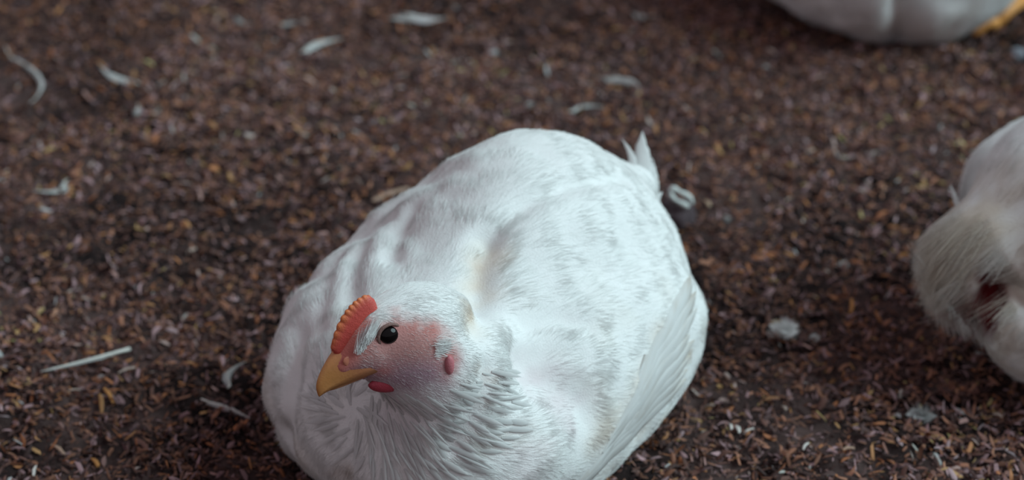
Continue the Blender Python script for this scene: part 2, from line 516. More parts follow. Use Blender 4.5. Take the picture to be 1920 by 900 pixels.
class Head:
    """local axes in cm: F towards the beak, L towards the bird's left, U up"""
    def __init__(self, origin, F, U=(0, 0, 1), s=0.01):
        F = norm(F); L = norm(np.cross(U, F)); U = np.cross(F, L)
        self.o = np.array(origin, float); self.R = np.stack([F, L, U], 1); self.s = s
    def w(self, p):
        return self.o + (np.asarray(p, float) * self.s) @ self.R.T
    def l(self, P):
        return ((P - self.o) @ self.R) / self.s

    def add_to(self, sh):
        s = self.s; R = self.R.T
        sh.ell(self.w((-0.3, 0, 0.12)), np.array((2.2, 1.42, 1.42)) * s, R, 0.006)
        sh.ell(self.w((0.6, 0, -0.9)), np.array((1.9, 1.15, 1.25)) * s, R, 0.008)
        sh.ell(self.w((-2.0, 0, -0.5)), np.array((2.1, 1.6, 1.6)) * s, R, 0.012)
        sh.ell(self.w((-0.5, 0, -2.0)), np.array((1.6, 1.15, 1.2)) * s, R, 0.012)
        sh.cone(self.w((1.4, 0, -0.45)), self.w((2.55, 0, -1.15)), 0.95 * s, 0.6 * s, 0.006)

    def face_mask(self, P):
        q = self.l(P)
        f, l, u = q[:, 0], np.abs(q[:, 1]), q[:, 2]
        near = (np.linalg.norm(q, axis=1) < 5.5)
        up = 0.95 - 0.12 * (f - 0.6) ** 2 + np.where(f > 1.2, (f - 1.2) * 0.9, 0)
        wob = 0.45 * noise3(q, 1.3, 3) + 0.25 * noise3(q, 3.5, 4)
        m = smooth(0.45, -0.35, u - up + wob) * smooth(-2.8, -1.6, f + wob) * smooth(-3.8, -2.0, u + 0.25 * (f - 0.5) * (f < 0.5) + wob)
        m = np.maximum(m, smooth(1.6, 2.3, f))
        return m * near

    def tint(self, P, n1):
        """bare face colour"""
        q = self.l(P); f, u = q[:, 0], q[:, 2]
        pink = np.array([0.60, 0.31, 0.29]); lil = np.array([0.40, 0.26, 0.31]); red = np.array([0.55, 0.17, 0.14])
        w = smooth(-0.4, -1.8, u)[:, None]
        c = pink * (1 - w) + lil * w
        r = np.maximum(smooth(1.2, 2.4, f + 0.5 * u), smooth(0.2, 0.7, n1) * 0.5 * smooth(-0.3, 0.7, u))[:, None]
        c = c * (1 - r) + red * r
        for (ff, uu, rf, ru, amt) in ((-1.0, 0.55, 0.9, 0.4, 0.65), (-1.95, -1.5, 0.6, 0.9, 0.7), (0.6, 0.95, 1.1, 0.35, 0.5), (1.0, -1.5, 0.5, 0.4, 0.6)):
            k = (np.exp(-((f - ff) / rf) ** 2 - ((u - uu) / ru) ** 2) * amt)[:, None]
            c = c * (1 - k) + red * k
        return c

    def side(self, shape, f, u, sd):
        """how far out the surface lies at this place of the head"""
        l = 4.0
        for _ in range(60):
            q = shape.dist(self.w((f, sd * l, u))[None])[0] / self.s
            if q < 0.02: break
            l -= q * 0.8
        return l

    def parts(self, parent, shape):
        s, R = self.s, self.R
        # comb: a low serrated crest down the forehead
        base = np.array([[2.95, -0.62], [2.72, -0.12], [2.42, 0.45], [2.08, 1.0], [1.68, 1.42], [1.22, 1.68], [0.75, 1.72]])
        nS, nA = 91, 9
        tt = np.linspace(0, 1, nS)
        seg = np.linspace(0, 1, len(base))
        bf = np.interp(tt, seg, base[:, 0]); bu = np.interp(tt, seg, base[:, 1])
        bf = np.convolve(np.pad(bf, 6, mode='edge'), np.ones(13) / 13, 'valid'); bu = np.convolve(np.pad(bu, 6, mode='edge'), np.ones(13) / 13, 'valid')
        df, du = np.gradient(bf), np.gradient(bu)
        nf, nu_ = du, -df
        nn = np.hypot(nf, nu_); nf /= nn; nu_ /= nn
        teeth = np.abs(np.sin(np.pi * (tt * 12 + 0.35 * np.sin(9 * tt)))) ** 0.8
        env = np.sin(np.pi * np.clip(tt * 0.9 + 0.06, 0, 1)) ** 0.6
        hh = (0.14 + 0.20 * env) + 0.12 * teeth * env * smooth(0.1, 0.35, tt)
        endf = smooth(0.0, 0.10, tt) * smooth(1.0, 0.88, tt)
        hh = hh * endf + 0.02; env = env * endf
        V, C = [], []
        for i in range(nS):
            for j in range(nA):
                a = math.pi * j / (nA - 1)
                th = 0.30 - 0.10 * math.sin(a) + 0.03 * teeth[i] * env[i] * math.sin(a) ** 6 if 0 < j < nA - 1 else 0.36
                hgt = (-0.35 + (hh[i] * math.sin(a) ** 2 + (0.14 * endf[i] + 0.20 * env[i]) * (1 - math.sin(a) ** 2) + 0.35) * math.sin(a) ** 0.6) if 0 < j < nA - 1 else -0.45
                V.append((bf[i] + nf[i] * hgt, th * math.cos(a), bu[i] + nu_[i] * hgt))
                k = smooth(0.10, 0.42, hgt) * (0.72 + 0.28 * teeth[i])
                C.append(np.array([0.50, 0.070, 0.055]) * (1 - k) + np.array([0.68, 0.20, 0.07]) * k)
        F = []
        for i in range(nS - 1):
            for j in range(nA - 1):
                a = i * nA + j
                F.append((a, a + 1, a + nA + 1, a + nA))
        F.append(tuple(range(nA - 1, -1, -1))); F.append(tuple((nS - 1) * nA + j for j in range(nA)))
        link('comb', mesh_np('comb', self.w(V), F, C), M_COMB, parent)
        # upper beak
        T = np.array([[1.7, -0.15], [2.4, -0.18], [2.95, -0.52], [3.38, -0.98], [3.70, -1.45], [3.90, -1.92], [3.90, -2.30], [3.80, -2.62]])
        E = np.array([[0.80, 1.17, -1.36], [1.4, 1.00, -1.62], [2.0, 0.72, -1.85], [2.6, 0.48, -2.06], [3.1, 0.29, -2.24], [3.5, 0.17, -2.40], [3.70, 0.08, -2.55], [3.78, 0.02, -2.64]])
        m = 29; nA = 15
        ti = np.linspace(0, 1, m); sg = np.linspace(0, 1, 8)
        Tf, Tu = np.interp(ti, sg, T[:, 0]), np.interp(ti, sg, T[:, 1])
        Ei = np.stack([np.interp(ti, sg, E[:, k]) for k in range(3)], 1)
        ker = np.ones(5) / 5
        sm = lambda a: np.convolve(np.pad(a, 2, mode='edge'), ker, 'valid')
        Tf, Tu = sm(Tf), sm(Tu); Ei = np.stack([sm(Ei[:, k]) for k in range(3)], 1)
        V, C = [], []
        for i in range(m):
            for j in range(nA + 1):
                if j == nA:                                   # palate
                    V.append((Ei[i, 0] + 0.02, 0, Ei[i, 2] + 0.12 * (1 - ti[i]))); C.append((0.30, 0.10, 0.07)); continue
                a = math.pi * j / (nA - 1)
                mix = math.sin(a) ** 0.9
                V.append((Ei[i, 0] * (1 - mix) + Tf[i] * mix, Ei[i, 1] * math.cos(a) * (1 + 0.12 * math.sin(a)), Ei[i, 2] * (1 - mix) + Tu[i] * mix))
                k = smooth(0.05, 0.5, ti[i])
                flesh = np.array([0.62, 0.24, 0.13]); horn = np.array([0.58, 0.26, 0.085]); tip = np.array([0.44, 0.18, 0.055])
                c = flesh * (1 - k) + horn * k
                k2 = smooth(0.6, 1.0, ti[i]); c = c * (1 - k2) + tip * k2
                rim = (1 - math.sin(a)) ** 3 * (1 - k2)
                c = c * (1 - 0.35 * rim) + np.array([0.72, 0.36, 0.15]) * 0.35 * rim
                C.append(c)
        F = []; w = nA + 1
        for i in range(m - 1):
            for j in range(w):
                F.append((i * w + j, (i + 1) * w + j, (i + 1) * w + (j + 1) % w, i * w + (j + 1) % w))
        F.append(tuple(range(w))); F.append(tuple((m - 1) * w + j for j in range(w - 1, -1, -1)))
        ub = link('upper_beak', mesh_np('upper_beak', self.w(V), F, C), M_BEAK, parent)
        for sd in (1, -1):
            Rn = np.array([[0.80, 0.0, 0.60], [0, 1, 0], [-0.60, 0, 0.80]])
            v, f = lathe_blob((2.36, sd * 0.60, -0.90), (0.46, 0.10, 0.30), Rn.T)
            link('nostril_flap', mesh_np('nostril_flap', self.w(v), f, np.tile([0.58, 0.21, 0.13], (len(v), 1))), M_BEAK, ub)
            v, f = lathe_blob((2.14, sd * 0.66, -0.98), (0.20, 0.08, 0.08), Rn.T)
            link('nostril', mesh_np('nostril', self.w(v), f, np.tile([0.10, 0.028, 0.018], (len(v), 1))), M_BEAK, ub)
        # lower beak
        V, C = [], []
        m2, nA2 = 13, 9
        for i in range(m2):
            t = i / (m2 - 1)
            f0 = 0.9 + 2.35 * t; wd = 0.78 * (1 - t) ** 0.8 + 0.04; uu = -1.56 - 0.86 * t ** 1.1
            dp = 0.42 * (1 - t) ** 0.7 + 0.05
            for j in range(nA2):
                a = math.pi * j / (nA2 - 1)
                V.append((f0, wd * math.cos(a), uu - dp * math.sin(a)))
                C.append(np.array([0.42, 0.16, 0.11]) * (1 - t) + np.array([0.50, 0.24, 0.10]) * t)
        F = []
        for i in range(m2 - 1):
            for j in range(nA2):
                F.append((i * nA2 + j, i * nA2 + (j + 1) % nA2, (i + 1) * nA2 + (j + 1) % nA2, (i + 1) * nA2 + j))
        F.append(tuple(range(nA2 - 1, -1, -1))); F.append(tuple((m2 - 1) * nA2 + j for j in range(nA2)))
        link('lower_beak', mesh_np('lower_beak', self.w(V), F, C), M_BEAK, parent)
        for sd in (1, -1):
            v, f = lathe_blob((0.60, sd * 1.05, 0.30), (0.54, 0.46, 0.48), None, 24, 16)
            eye = link('eye', mesh_np('eye', self.w(v), f), M_EYE, parent)
            eye['label'] = 'glossy black eye'
            # eyelid ring
            V = []
            for i in range(32):
                a = 2 * math.pi * i / 32
                for j in range(8):
                    b = 2 * math.pi * j / 8
                    rr = 0.56 + 0.09 * math.cos(b)
                    lid = 0.05 * math.sin(a)
                    V.append((0.60 + rr * math.cos(a) * 1.05, sd * (1.20 + 0.09 * math.sin(b) - 0.06 * math.cos(a)), 0.30 + rr * math.sin(a) * 0.93 + lid))
            F = [(i * 8 + j, i * 8 + (j + 1) % 8, ((i + 1) % 32) * 8 + (j + 1) % 8, ((i + 1) % 32) * 8 + j) for i in range(32) for j in range(8)]
            link('eyelid', mesh_np('eyelid', self.w(V), F), M_LID, parent)
            v, f = lathe_blob((0.60, sd * 0.84, -2.42), (0.95, 0.24, 0.50), np.array([[0.94, 0.342 * sd, 0], [-0.342 * sd, 0.94, 0], [0, 0, 1]]), 20, 14,
                              lambda p: np.array([p[0] * (1 - 0.25 * max(p[2], 0)), p[1], p[2] * (0.75 if p[2] > 0 else 1.0)]))
            link('wattle', mesh_np('wattle', self.w(v), f, np.tile([0.38, 0.045, 0.07], (len(v), 1))), M_COMB, parent)
            v, f = lathe_blob((-1.85, sd * (self.side(shape, -1.85, -1.45, sd) - 0.02), -1.45), (0.24, 0.20, 0.52), None, 16, 12)
            link('ear_lobe', mesh_np('ear_lobe', self.w(v), f, np.tile([0.47, 0.15, 0.17], (len(v), 1))), M_COMB, parent)


def chicken(name, label, base, heading, head, shape, voxel, n_hair, seed, stains_and_shade=(), feather_scale=1.0, amp=0.0027, hair_len=1.0, hair_rad=0.000065, flow_extra=None, grooves=(), len_fn=None, bare_fn=None):
    r = np.random.default_rng(seed)
    root = empty(name, (*base[:2], 0))
    tag(root, label, 'chicken', 'white chickens resting on the litter')
    h = norm(np.array([*heading, 0.0]))
    P, quads, tris, ed = shape.surface(voxel)
    N = vertex_normals(P, quads, tris)
    hl = head.l(P)
    hd = np.linalg.norm(hl - np.array([-0.6, 0, -0.4]), axis=1)        # cm from head centre
    face = head.face_mask(P)
    near_head = smooth(7.5, 3.0, hd)
    # feather flow
    flow = np.tile(-h - np.array([0, 0, 0.42]), (len(P), 1))
    nf = head.w((-3.0, 0, -2.2)) - head.w((0, 0, 0))
    neck = norm(nf)
    flow = flow * (1 - near_head[:, None]) + near_head[:, None] * (neck * 1.1 - 0.3 * head.R[:, 0])
    if flow_extra is not None: flow = flow_extra(P, flow)
    flow = norm(flow - N * np.sum(flow * N, 1)[:, None])
    lat = np.cross(N, flow)
    # layered contour feathers: raised overlapping tips
    size = (0.014 + 0.008 * smooth(0.02, 0.13, P[:, 2])) * feather_scale * (1 - 0.62 * near_head)
    ctr = poisson(P, size * 0.95, min(len(P), 26000), r)
    kd = kdtree.KDTree(len(ctr))
    for i, j in enumerate(ctr): kd.insert(P[j], i)
    kd.balance()
    nn = np.zeros((len(P), 6), int)
    for i, p in enumerate(P):
        nn[i] = [x[1] for x in kd.find_n(p, 6)]
    fs = size[ctr] * r.uniform(0.85, 1.25, len(ctr)); fh = r.uniform(0.5, 1.3, len(ctr))
    hgt = np.zeros(len(P)); fid = nn[:, 0].copy()
    for k in range(6):
        j = ctr[nn[:, k]]
        d = P - P[j]
        u = np.sum(d * flow[j], 1) / (fs[nn[:, k]] * 1.15); v = np.sum(d * lat[j], 1) / (fs[nn[:, k]] * 0.95)
        rr = np.sqrt(u * u + v * v)
        hk = smooth(1.15, 0.62, rr) * (0.35 + 0.65 * np.clip((u + 1) / 2, 0, 1)) * (1 - 0.35 * v * v) * fh[nn[:, k]]
        better = hk > hgt
        fid[better] = nn[better, k]; hgt = np.maximum(hgt, hk)
    lc = (P - np.array([base[0], base[1], 0])) @ np.array([-h[1], h[0], 0])
    amp = amp * (0.38 + 0.67 * smooth(0.02, -0.06, lc))
    a = amp * (1 - 0.85 * near_head)
    hgt = hgt * a + amp * 1.1 * noise3(P, 42, seed) * (1 - near_head) + amp * 0.8 * noise3(P, 85, seed + 1) * (1 - near_head)
    deg = np.bincount(ed.ravel(), minlength=len(P))
    for _ in range(9):
        S = np.zeros(len(P)); np.add.at(S, ed[:, 0], hgt[ed[:, 1]]); np.add.at(S, ed[:, 1], hgt[ed[:, 0]])
        hgt = 0.4 * hgt + 0.6 * S / np.maximum(deg, 1)
    for (line, width, depth) in grooves:
        dmin = np.full(len(P), 1e9)
        for a0, b0 in zip(line, line[1:]):
            ab = b0 - a0
            t = np.clip(((P - a0) @ ab) / max(ab @ ab, 1e-12), 0, 1)
            dmin = np.minimum(dmin, np.linalg.norm(P - (a0 + t[:, None] * ab), axis=1))
        hgt = hgt - depth * np.exp(-(dmin / width) ** 2)
    P0 = P.copy()
    P = P + N * hgt[:, None]
    N = vertex_normals(P, quads, tris)
    # colours
    def colour(p, fm, n1):
        c = np.tile(WHITE, (len(p), 1)) * (1 + 0.03 * n1[:, None])
        st = smooth(0.25, 0.8, noise3(p, 55, seed + 4))[:, None] * 0.16 * smooth(0.14, 0.03, p[:, 2])[:, None]
        c = c * (1 - st) + np.array([0.55, 0.42, 0.28]) * st
        for (q, rad, tint, amt) in stains_and_shade:  # real stains, plus shade tones put into the plumage colour
            q = np.asarray(q); d = np.linalg.norm(p - q, axis=1) / rad
            w = (smooth(1.0, 0.2, d) * amt * (0.55 + 0.45 * noise3(p, 130, seed + 9)))[:, None].clip(0, 1)
            c = c * (1 - w) + np.array(tint) * w
        t = head.tint(p, n1)
        return c * (1 - fm[:, None]) + t * fm[:, None]
    n1 = noise3(P0, 160, seed + 2)
    body = link('body', mesh_np('body', P, [quads, tris], colour(P0, face, n1)), M_BODY, root)
    # barbs
    q2 = np.concatenate([quads[:, [0, 1, 2]], quads[:, [0, 2, 3]], tris.reshape(-1, 3)])
    area = 0.5 * np.linalg.norm(np.cross(P[q2[:, 1]] - P[q2[:, 0]], P[q2[:, 2]] - P[q2[:, 0]]), axis=1)
    w = area * (1 + 2.2 * near_head[q2[:, 0]]) * np.where(P[q2[:, 0], 2] < 0.004, 0.05, 1) * (1 - 0.66 * face[q2[:, 0]])
    q = head.l(P[q2[:, 0]])
    bare = (np.hypot(q[:, 0] - 0.6, q[:, 2] - 0.3) < 0.75) & (np.abs(q[:, 1]) > 0.4) | (q[:, 0] > 2.0) & (np.linalg.norm(q, axis=1) < 6)
    w = np.where(bare, 0, w)
    if bare_fn is not None: w = w * bare_fn(P0[q2[:, 0]])
    f = r.choice(len(q2), n_hair, p=w / w.sum())
    b = r.random((n_hair, 2)); fl = b.sum(1) > 1; b[fl] = 1 - b[fl]
    bw = np.stack([1 - b.sum(1), b[:, 0], b[:, 1]], 1)
    tri = q2[f]
    rp = np.einsum('nk,nkd->nd', bw, P[tri]); rn = norm(np.einsum('nk,nkd->nd', bw, N[tri]))
    v0 = tri[np.arange(n_hair), bw.argmax(1)]
    nh = near_head[v0]; fm = face[v0]
    fi = fid[v0]
    cj = ctr[fi]
    d = rp - P[cj]
    v = np.sum(d * lat[cj], 1) / fs[fi]
    dirn = flow[v0] + lat[v0] * (v * 0.5 + r.normal(0, 0.10, n_hair))[:, None]
    dirn = norm(dirn - rn * np.sum(dirn * rn, 1)[:, None])
    L = (0.0085 * (1 - 0.52 * nh) * (1 - 0.45 * fm)) * hair_len * r.uniform(0.55, 1.35, n_hair)
    if len_fn is not None: L = L * len_fn(rp)
    lift = (0.085 + np.abs(r.normal(0, 0.05, n_hair)))
    ts = np.linspace(0, 1, 4)
    pts = rp[:, None, :] + dirn[:, None, :] * (L[:, None] * ts)[:, :, None] + rn[:, None, :] * (L[:, None] * (lift[:, None] * ts - 0.14 * ts ** 2 - 0.03))[:, :, None]
    rad = hair_rad * (1 + 0.45 * fm + 0.3 * nh)[:, None] * np.array([1.0, 0.9, 0.65, 0.2])[None]
    hc = colour(np.einsum('nk,nkd->nd', bw, P0[tri]), fm * 0.50, r.normal(0, 1, n_hair).clip(-2, 2))
    barbs = hair_object('plumage', pts, rad, hc, M_BARB, root)
    tag(barbs, kind='stuff')
    return root, P, N, quads, tris, flow, near_head, face

def to_world(base, heading):
    h = norm(np.array([*heading, 0.0])); l = np.array([-h[1], h[0], 0.0])
    R = np.stack([h, l, np.array([0, 0, 1.0])], 1)
    b = np.array([base[0], base[1], 0.0])
    return (lambda p: b + (np.asarray(p, float) * 0.01) @ R.T), R

def rot_axes(R, yaw=0, pitch=0, roll=0):
    """axes of a tilted ellipsoid, rows = its own axes in world space; pitch lifts the nose"""
    m = Matrix.Rotation(math.radians(yaw), 3, 'Z') @ Matrix.Rotation(math.radians(-pitch), 3, 'Y') @ Matrix.Rotation(math.radians(roll), 3, 'X')
    return (R @ np.array(m)).T


# ---- the big chicken in front
HEAD_F = norm((-0.86, -0.51, 0.0))
HR = np.stack([HEAD_F, norm(np.cross((0, 0, 1), HEAD_F)), np.array([0, 0, 1.0])], 1)
eye_w = at_depth(733, 630, 1.02)
h_origin = eye_w - HR @ (np.array([0.60, 1.27, 0.30]) * 0.01)
head_a = Head(h_origin, HEAD_F)
B0 = (-0.010, -0.075)
HD = (-0.50, -0.866)
W, R0 = to_world(B0, HD)
S = Shape()
c = 0.01
S.ell(W((0.0, 0, 6.2)), np.array((11.3, 8.4, 6.6)) * c, rot_axes(R0, 0, 0), 0.03)
S.ell(W((6.0, -0.45, 5.4)), np.array((7.0, 8.1, 6.0)) * c, rot_axes(R0), 0.03)
S.ell(W((-3.0, 0.2, 9.75)), np.array((8.0, 5.8, 6.0)) * c, rot_axes(R0), 0.03)
S.ell(W((-6.0, 4.0, 6.2)), np.array((5.6, 3.4, 4.6)) * c, rot_axes(R0), 0.03)
S.ell(W((0.6, 6.65, 5.2)), np.array((9.2, 2.6, 4.9)) * c, rot_axes(R0, -6, 0, 0), 0.02)
S.ell(W((1.8, -6.8, 4.6)), np.array((8.0, 2.9, 4.8)) * c, rot_axes(R0, 8, 0, 0), 0.02)
S.cone(W((-7, 0, 8.5)), W((-12.2, 0, 9.8)), 0.05, 0.012, 0.03)
S.cone(W((-6, 0.5, 8.5)), at_depth(1196, 350, 1.255), 0.045, 0.0075, 0.025)
S.ell(W((-0.5, -4.4, 8.0)), np.array((6.0, 3.0, 3.2)) * c, rot_axes(R0), 0.03)
head_a.add_to(S)
S.cone(head_a.w((-1.6, 0, -0.4)), head_a.w((-3.2, -0.4, -3.4)), 0.017, 0.027, 0.012)
S.cone(head_a.w((-3.2, -0.4, -3.4)), head_a.w((-4.0, -1.0, -7.0)), 0.027, 0.048, 0.025)

def trace(shape, o, d, start=0.0, steps=60):
    d = norm(d); t = start
    for _ in range(steps):
        q = shape.dist((o + d * t)[None])[0]
        if q < 2e-4: return o + d * t
        t += q * 0.8
    return o + d * t

def seen(shape, pts):
    """points of a shape's surface along a pixel polyline"""
    return [trace(shape, CAM, ray(x, y), 0.7) for x, y in pts]

GR = [(seen(S, [(912, 450), (900, 500), (893, 560), (900, 610)]), 0.009, 0.0055),
      (seen(S, [(912, 450), (960, 400), (1010, 368), (1060, 348), (1110, 338), (1165, 335)]), 0.006, 0.0042),
      (seen(S, [(1000, 690), (1050, 720), (1095, 755)]), 0.013, 0.0075),
      (seen(S, [(772, 392), (748, 430), (735, 485)]), 0.006, 0.0035),
      (seen(S, [(700, 430), (672, 490), (660, 560)]), 0.006, 0.003),
      (seen(S, [(640, 480), (618, 540), (600, 620)]), 0.007, 0.003),
      (seen(S, [(560, 640), (548, 720), (540, 790), (533, 815)]), 0.007, 0.004),
      (seen(S, [(985, 612), (1040, 600), (1100, 612)]), 0.006, 0.0022),
      (seen(S, [(960, 655), (1030, 650), (1090, 665)]), 0.006, 0.0018),
      (seen(S, [(912, 690), (895, 740), (870, 790), (840, 830)]), 0.006, 0.003)]
WARM = (0.66, 0.48, 0.32); BROWN = (0.34, 0.22, 0.13); MAUVE_SHADE = (0.62, 0.50, 0.52)
ST = [(p, 0.016, WARM, 0.6) for p in seen(S, [(905, 480), (895, 540), (890, 590)])]
ST += [(p, 0.018, WARM, 0.30) for p in seen(S, [(1240, 640), (1200, 720), (1160, 780), (1120, 820), (1200, 800)])]
ST += [(p, 0.008, BROWN, 0.7) for p in seen(S, [(1292, 668), (1215, 715), (1205, 705), (1190, 762), (1262, 640)])]
ST += [(p, 0.007, BROWN, 0.6) for p in seen(S, [(640, 885), (655, 880)])]
ST += [(p, 0.024, MAUVE_SHADE, 0.5) for p in seen(S, [(1050, 730), (1010, 700), (1080, 770), (980, 860)])]  # mauve shade of the breast dent, painted into the feather colour
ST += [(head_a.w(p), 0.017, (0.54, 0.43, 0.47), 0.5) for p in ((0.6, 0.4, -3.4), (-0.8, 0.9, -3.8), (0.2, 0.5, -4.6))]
ST += [(head_a.w(p), 0.007, (0.40, 0.24, 0.17), 0.5) for p in ((-3.2, 2.2, -2.0), (-3.8, 2.4, -2.6), (-2.6, 2.2, -2.6), (-3.2, 2.5, -3.6))]
main = chicken('chicken', 'large white chicken with red comb and orange beak sitting in the foreground', B0, HD, head_a, S,
               0.0019, 230000, 11, stains_and_shade=ST, grooves=GR)
root_a = main[0]
head_a.parts(root_a, S)

def neck_plumage(head, bird, shape, seed):
    r = np.random.default_rng(seed)
    ear = head.side(shape, -1.45, -0.55, 1) + 0.03
    root, P, N, quads, tris, flow, nh, face = bird
    q = head.l(P)
    ok = (face < 0.35) & (q[:, 2] < -1.4 - 0.9 * (q[:, 0] < -1.8)) & (q[:, 2] > -6.8 + r.normal(0, 0.5, len(q))) & (q[:, 0] > -4.3 + r.normal(0, 0.4, len(q))) & (q[:, 0] < 2.2) & (np.abs(q[:, 1]) < 5) & (nh > 0.02)
    cand = np.nonzero(ok)[0]
    idx = cand[poisson(P[cand], np.full(len(cand), 0.0042), len(cand), r)]
    V, F, C = [], [], []
    for i in idx:
        n = N[i]; f = norm(flow[i] + 0.12 * r.normal(0, 1, 3)); f = norm(f - n * (f @ n)); lt = np.cross(n, f)
        Lg = 0.015 * r.uniform(0.7, 1.3); wd = 0.0024 * r.uniform(0.6, 1.3); lf = r.uniform(0.05, 0.11)
        o = len(V); shade = r.uniform(0.90, 1.02)
        for k, t in enumerate((0, 0.3, 0.6, 0.85, 1.0)):
            pw = (0.5, 0.95, 1.0, 0.5, 0.03)[k]
            cc = P[i] + f * Lg * t + n * (Lg * (lf * t - 0.10 * t * t) + 0.0004)
            for v in (-1, 0, 1):
                V.append(cc + lt * v * wd * 0.5 * pw + n * (0.0005 * (1 - abs(v)) * pw))
                C.append(WHITE * shade * (0.86 + 0.14 * t))
        for k in range(4):
            for v in range(2):
                a = o + k * 3 + v
                F.append((a, a + 1, a + 4, a + 3))
    ob = link('hackle', mesh_np('hackle', np.array(V), F, np.array(C)), M_FEATHER, root)
    tag(ob, kind='stuff')
    # stiff bristles beside the comb and the pale ear tuft
    pts, rad, cl = [], [], []
    ts = np.linspace(0, 1, 5)
    def strand(p0, d, L, bend, r0, c):
        pts.append(p0 + np.outer(ts * L, d) + np.outer(ts ** 2 * L, bend)); rad.append(r0 * np.array([0.8, 1, 0.9, 0.6, 0.15])); cl.append(c)
    for _ in range(560):
        t = r.random()
        sd = 1 if r.random() < 0.8 else -1
        p = np.array([2.15 - 0.55 * t + r.normal(0, 0.12), sd * (0.95 + 0.25 * t), -0.35 + 0.9 * t + r.normal(0, 0.1)])
        d = head.R @ norm(np.array([-0.35 - 0.5 * t + r.normal(0, 0.12), -sd * 0.34 + r.normal(0, 0.06), 1.0]))
        strand(head.w(p), d, (0.0085 if sd > 0 else 0.0035) * r.uniform(0.6, 1.2), head.R @ np.array([-0.15, -sd * 0.10, -0.02]), 0.00011, WHITE * r.uniform(0.85, 1.0))
    for _ in range(360):
        sd = 1 if r.random() < 0.8 else -1
        p = np.array([-1.45 + r.normal(0, 0.16), sd * ear, -0.55 + r.normal(0, 0.22)])
        d = head.R @ norm(np.array([-1.0, sd * 0.18 + r.normal(0, 0.08), -0.15 + r.normal(0, 0.25)]))
        strand(head.w(p), d, 0.0062 * r.uniform(0.6, 1.2), head.R @ np.array([0, -sd * 0.1, -0.15]), 0.00012, WHITE * 1.04)
    b = hair_object('face_bristle', np.array(pts), np.array(rad), np.array(cl), M_BARB, root)
    tag(b, kind='stuff')

neck_plumage(head_a, main, S, 77)

# ---- wing and tail feathers
def ribbon_feather(parent, name, pts, nrm, width, color, seed, tipcol=None):
    """a vane that follows a line over the body: pts (n,3) root to tip, nrm (n,3)"""
    r = np.random.default_rng(seed)
    n = len(pts); tang = norm(np.gradient(pts, axis=0)); lat = norm(np.cross(nrm, tang)); nv = 6
    V, C = [], []
    for side in (1, -1):
        for i in range(n):
            u = i / (n - 1)
            prof = (min(u * 5, 1) ** 0.5) * math.sqrt(max(1 - u ** 4, 0)) + 0.03
            for j in range(nv + 1):
                v = j / nv * 2 - 1
                V.append(pts[i] + lat[i] * v * width * 0.5 * prof * (1 + 0.05 * r.normal()) + nrm[i] * (0.0009 * (1 - v * v) + side * 0.00015) - nrm[i] * 0.0012 * (v > 0.5))
                cc = np.array(color) * (0.96 + 0.06 * r.random())
                if tipcol is not None:
                    k = smooth(0.75, 1.0, u) * r.random() * 0.6
                    cc = cc * (1 - k) + np.array(tipcol) * k
                k = max(0.0, r.normal(0, 0.10)) + (0.18 * r.random() if abs(v) > 0.6 else 0)
                C.append(cc * (1 - k) + np.array((0.45, 0.33, 0.22)) * k)
    F = []; o = n * (nv + 1)
    for i in range(n - 1):
        for j in range(nv):
            a = i * (nv + 1) + j
            F.append((a, a + nv + 1, a + nv + 2, a + 1)); F.append((o + a, o + a + 1, o + a + nv + 2, o + a + nv + 1))
        for j in (0, nv):
            a = i * (nv + 1) + j
            F.append((a, o + a, o + a + nv + 1, a + nv + 1) if j == 0 else (a + nv + 1, o + a + nv + 1, o + a, a))
    return link(name, mesh_np(name, np.array(V), F, np.array(C)), M_FEATHER, parent)

def wing_feathers(parent, shape, bird, W, R, side, n, seed, span=(7.5, -7.0), z0=(1.6, 4.2), dz=0.62, width=0.013):
    rr = np.random.default_rng(seed)
    bvh = BVHTree.FromPolygons([tuple(p) for p in bird[1]], [tuple(map(int, q)) for q in bird[3]])
    for i in range(n):
        pts, nrm = [], []
        f0 = span[0] - 0.7 * i + rr.normal(0, 0.3); f1 = span[1] + 0.9 * (n - 1 - i) * 0.6 + rr.normal(0, 0.3)
        for t in np.linspace(0, 1, 14):
            f = f0 + (f1 - f0) * t
            z = z0[0] + dz * i + (z0[1] - z0[0]) * t + 1.0 * math.sin(math.pi * t)
            o = W((f, side * 16, z)); d = R @ np.array([0, -side, 0.0])
            q = trace(shape, o, d); g = shape.grad(q[None])[0]
            hit = bvh.ray_cast(Vector(o), Vector(d))[0]
            if hit is not None: q = np.array(hit)
            pts.append(q + g * (0.0001 + 0.0003 * math.sin(math.pi * t))); nrm.append(g)
        ribbon_feather(parent, 'wing_feather', np.array(pts), np.array(nrm), width, WHITE * 1.02, seed * 50 + i, (0.45, 0.33, 0.22))

wing_feathers(root_a, S, main, W, R0, 1, 8, 3)
wing_feathers(root_a, S, main, W, R0, -1, 7, 4)

def stuck_feather(parent, name, root, tip, face, width, seed, sweep=0.0, curl=0.05, color=WHITE, **kw):
    root, tip = np.asarray(root), np.asarray(tip)
    x = norm(tip - root); z = np.asarray(face, float); z = norm(z - x * (z @ x)); y = np.cross(z, x)
    Lg = np.linalg.norm(tip - root)
    v, f, cc = feather_mesh(Lg, width, curl=curl, seed=seed, sweep=sweep, split=0.5, color=color, **kw)
    v = root + v @ np.stack([x, y, z], 1).T
    return link(name, mesh_np(name, v, f, cc), M_FEATHER, parent)

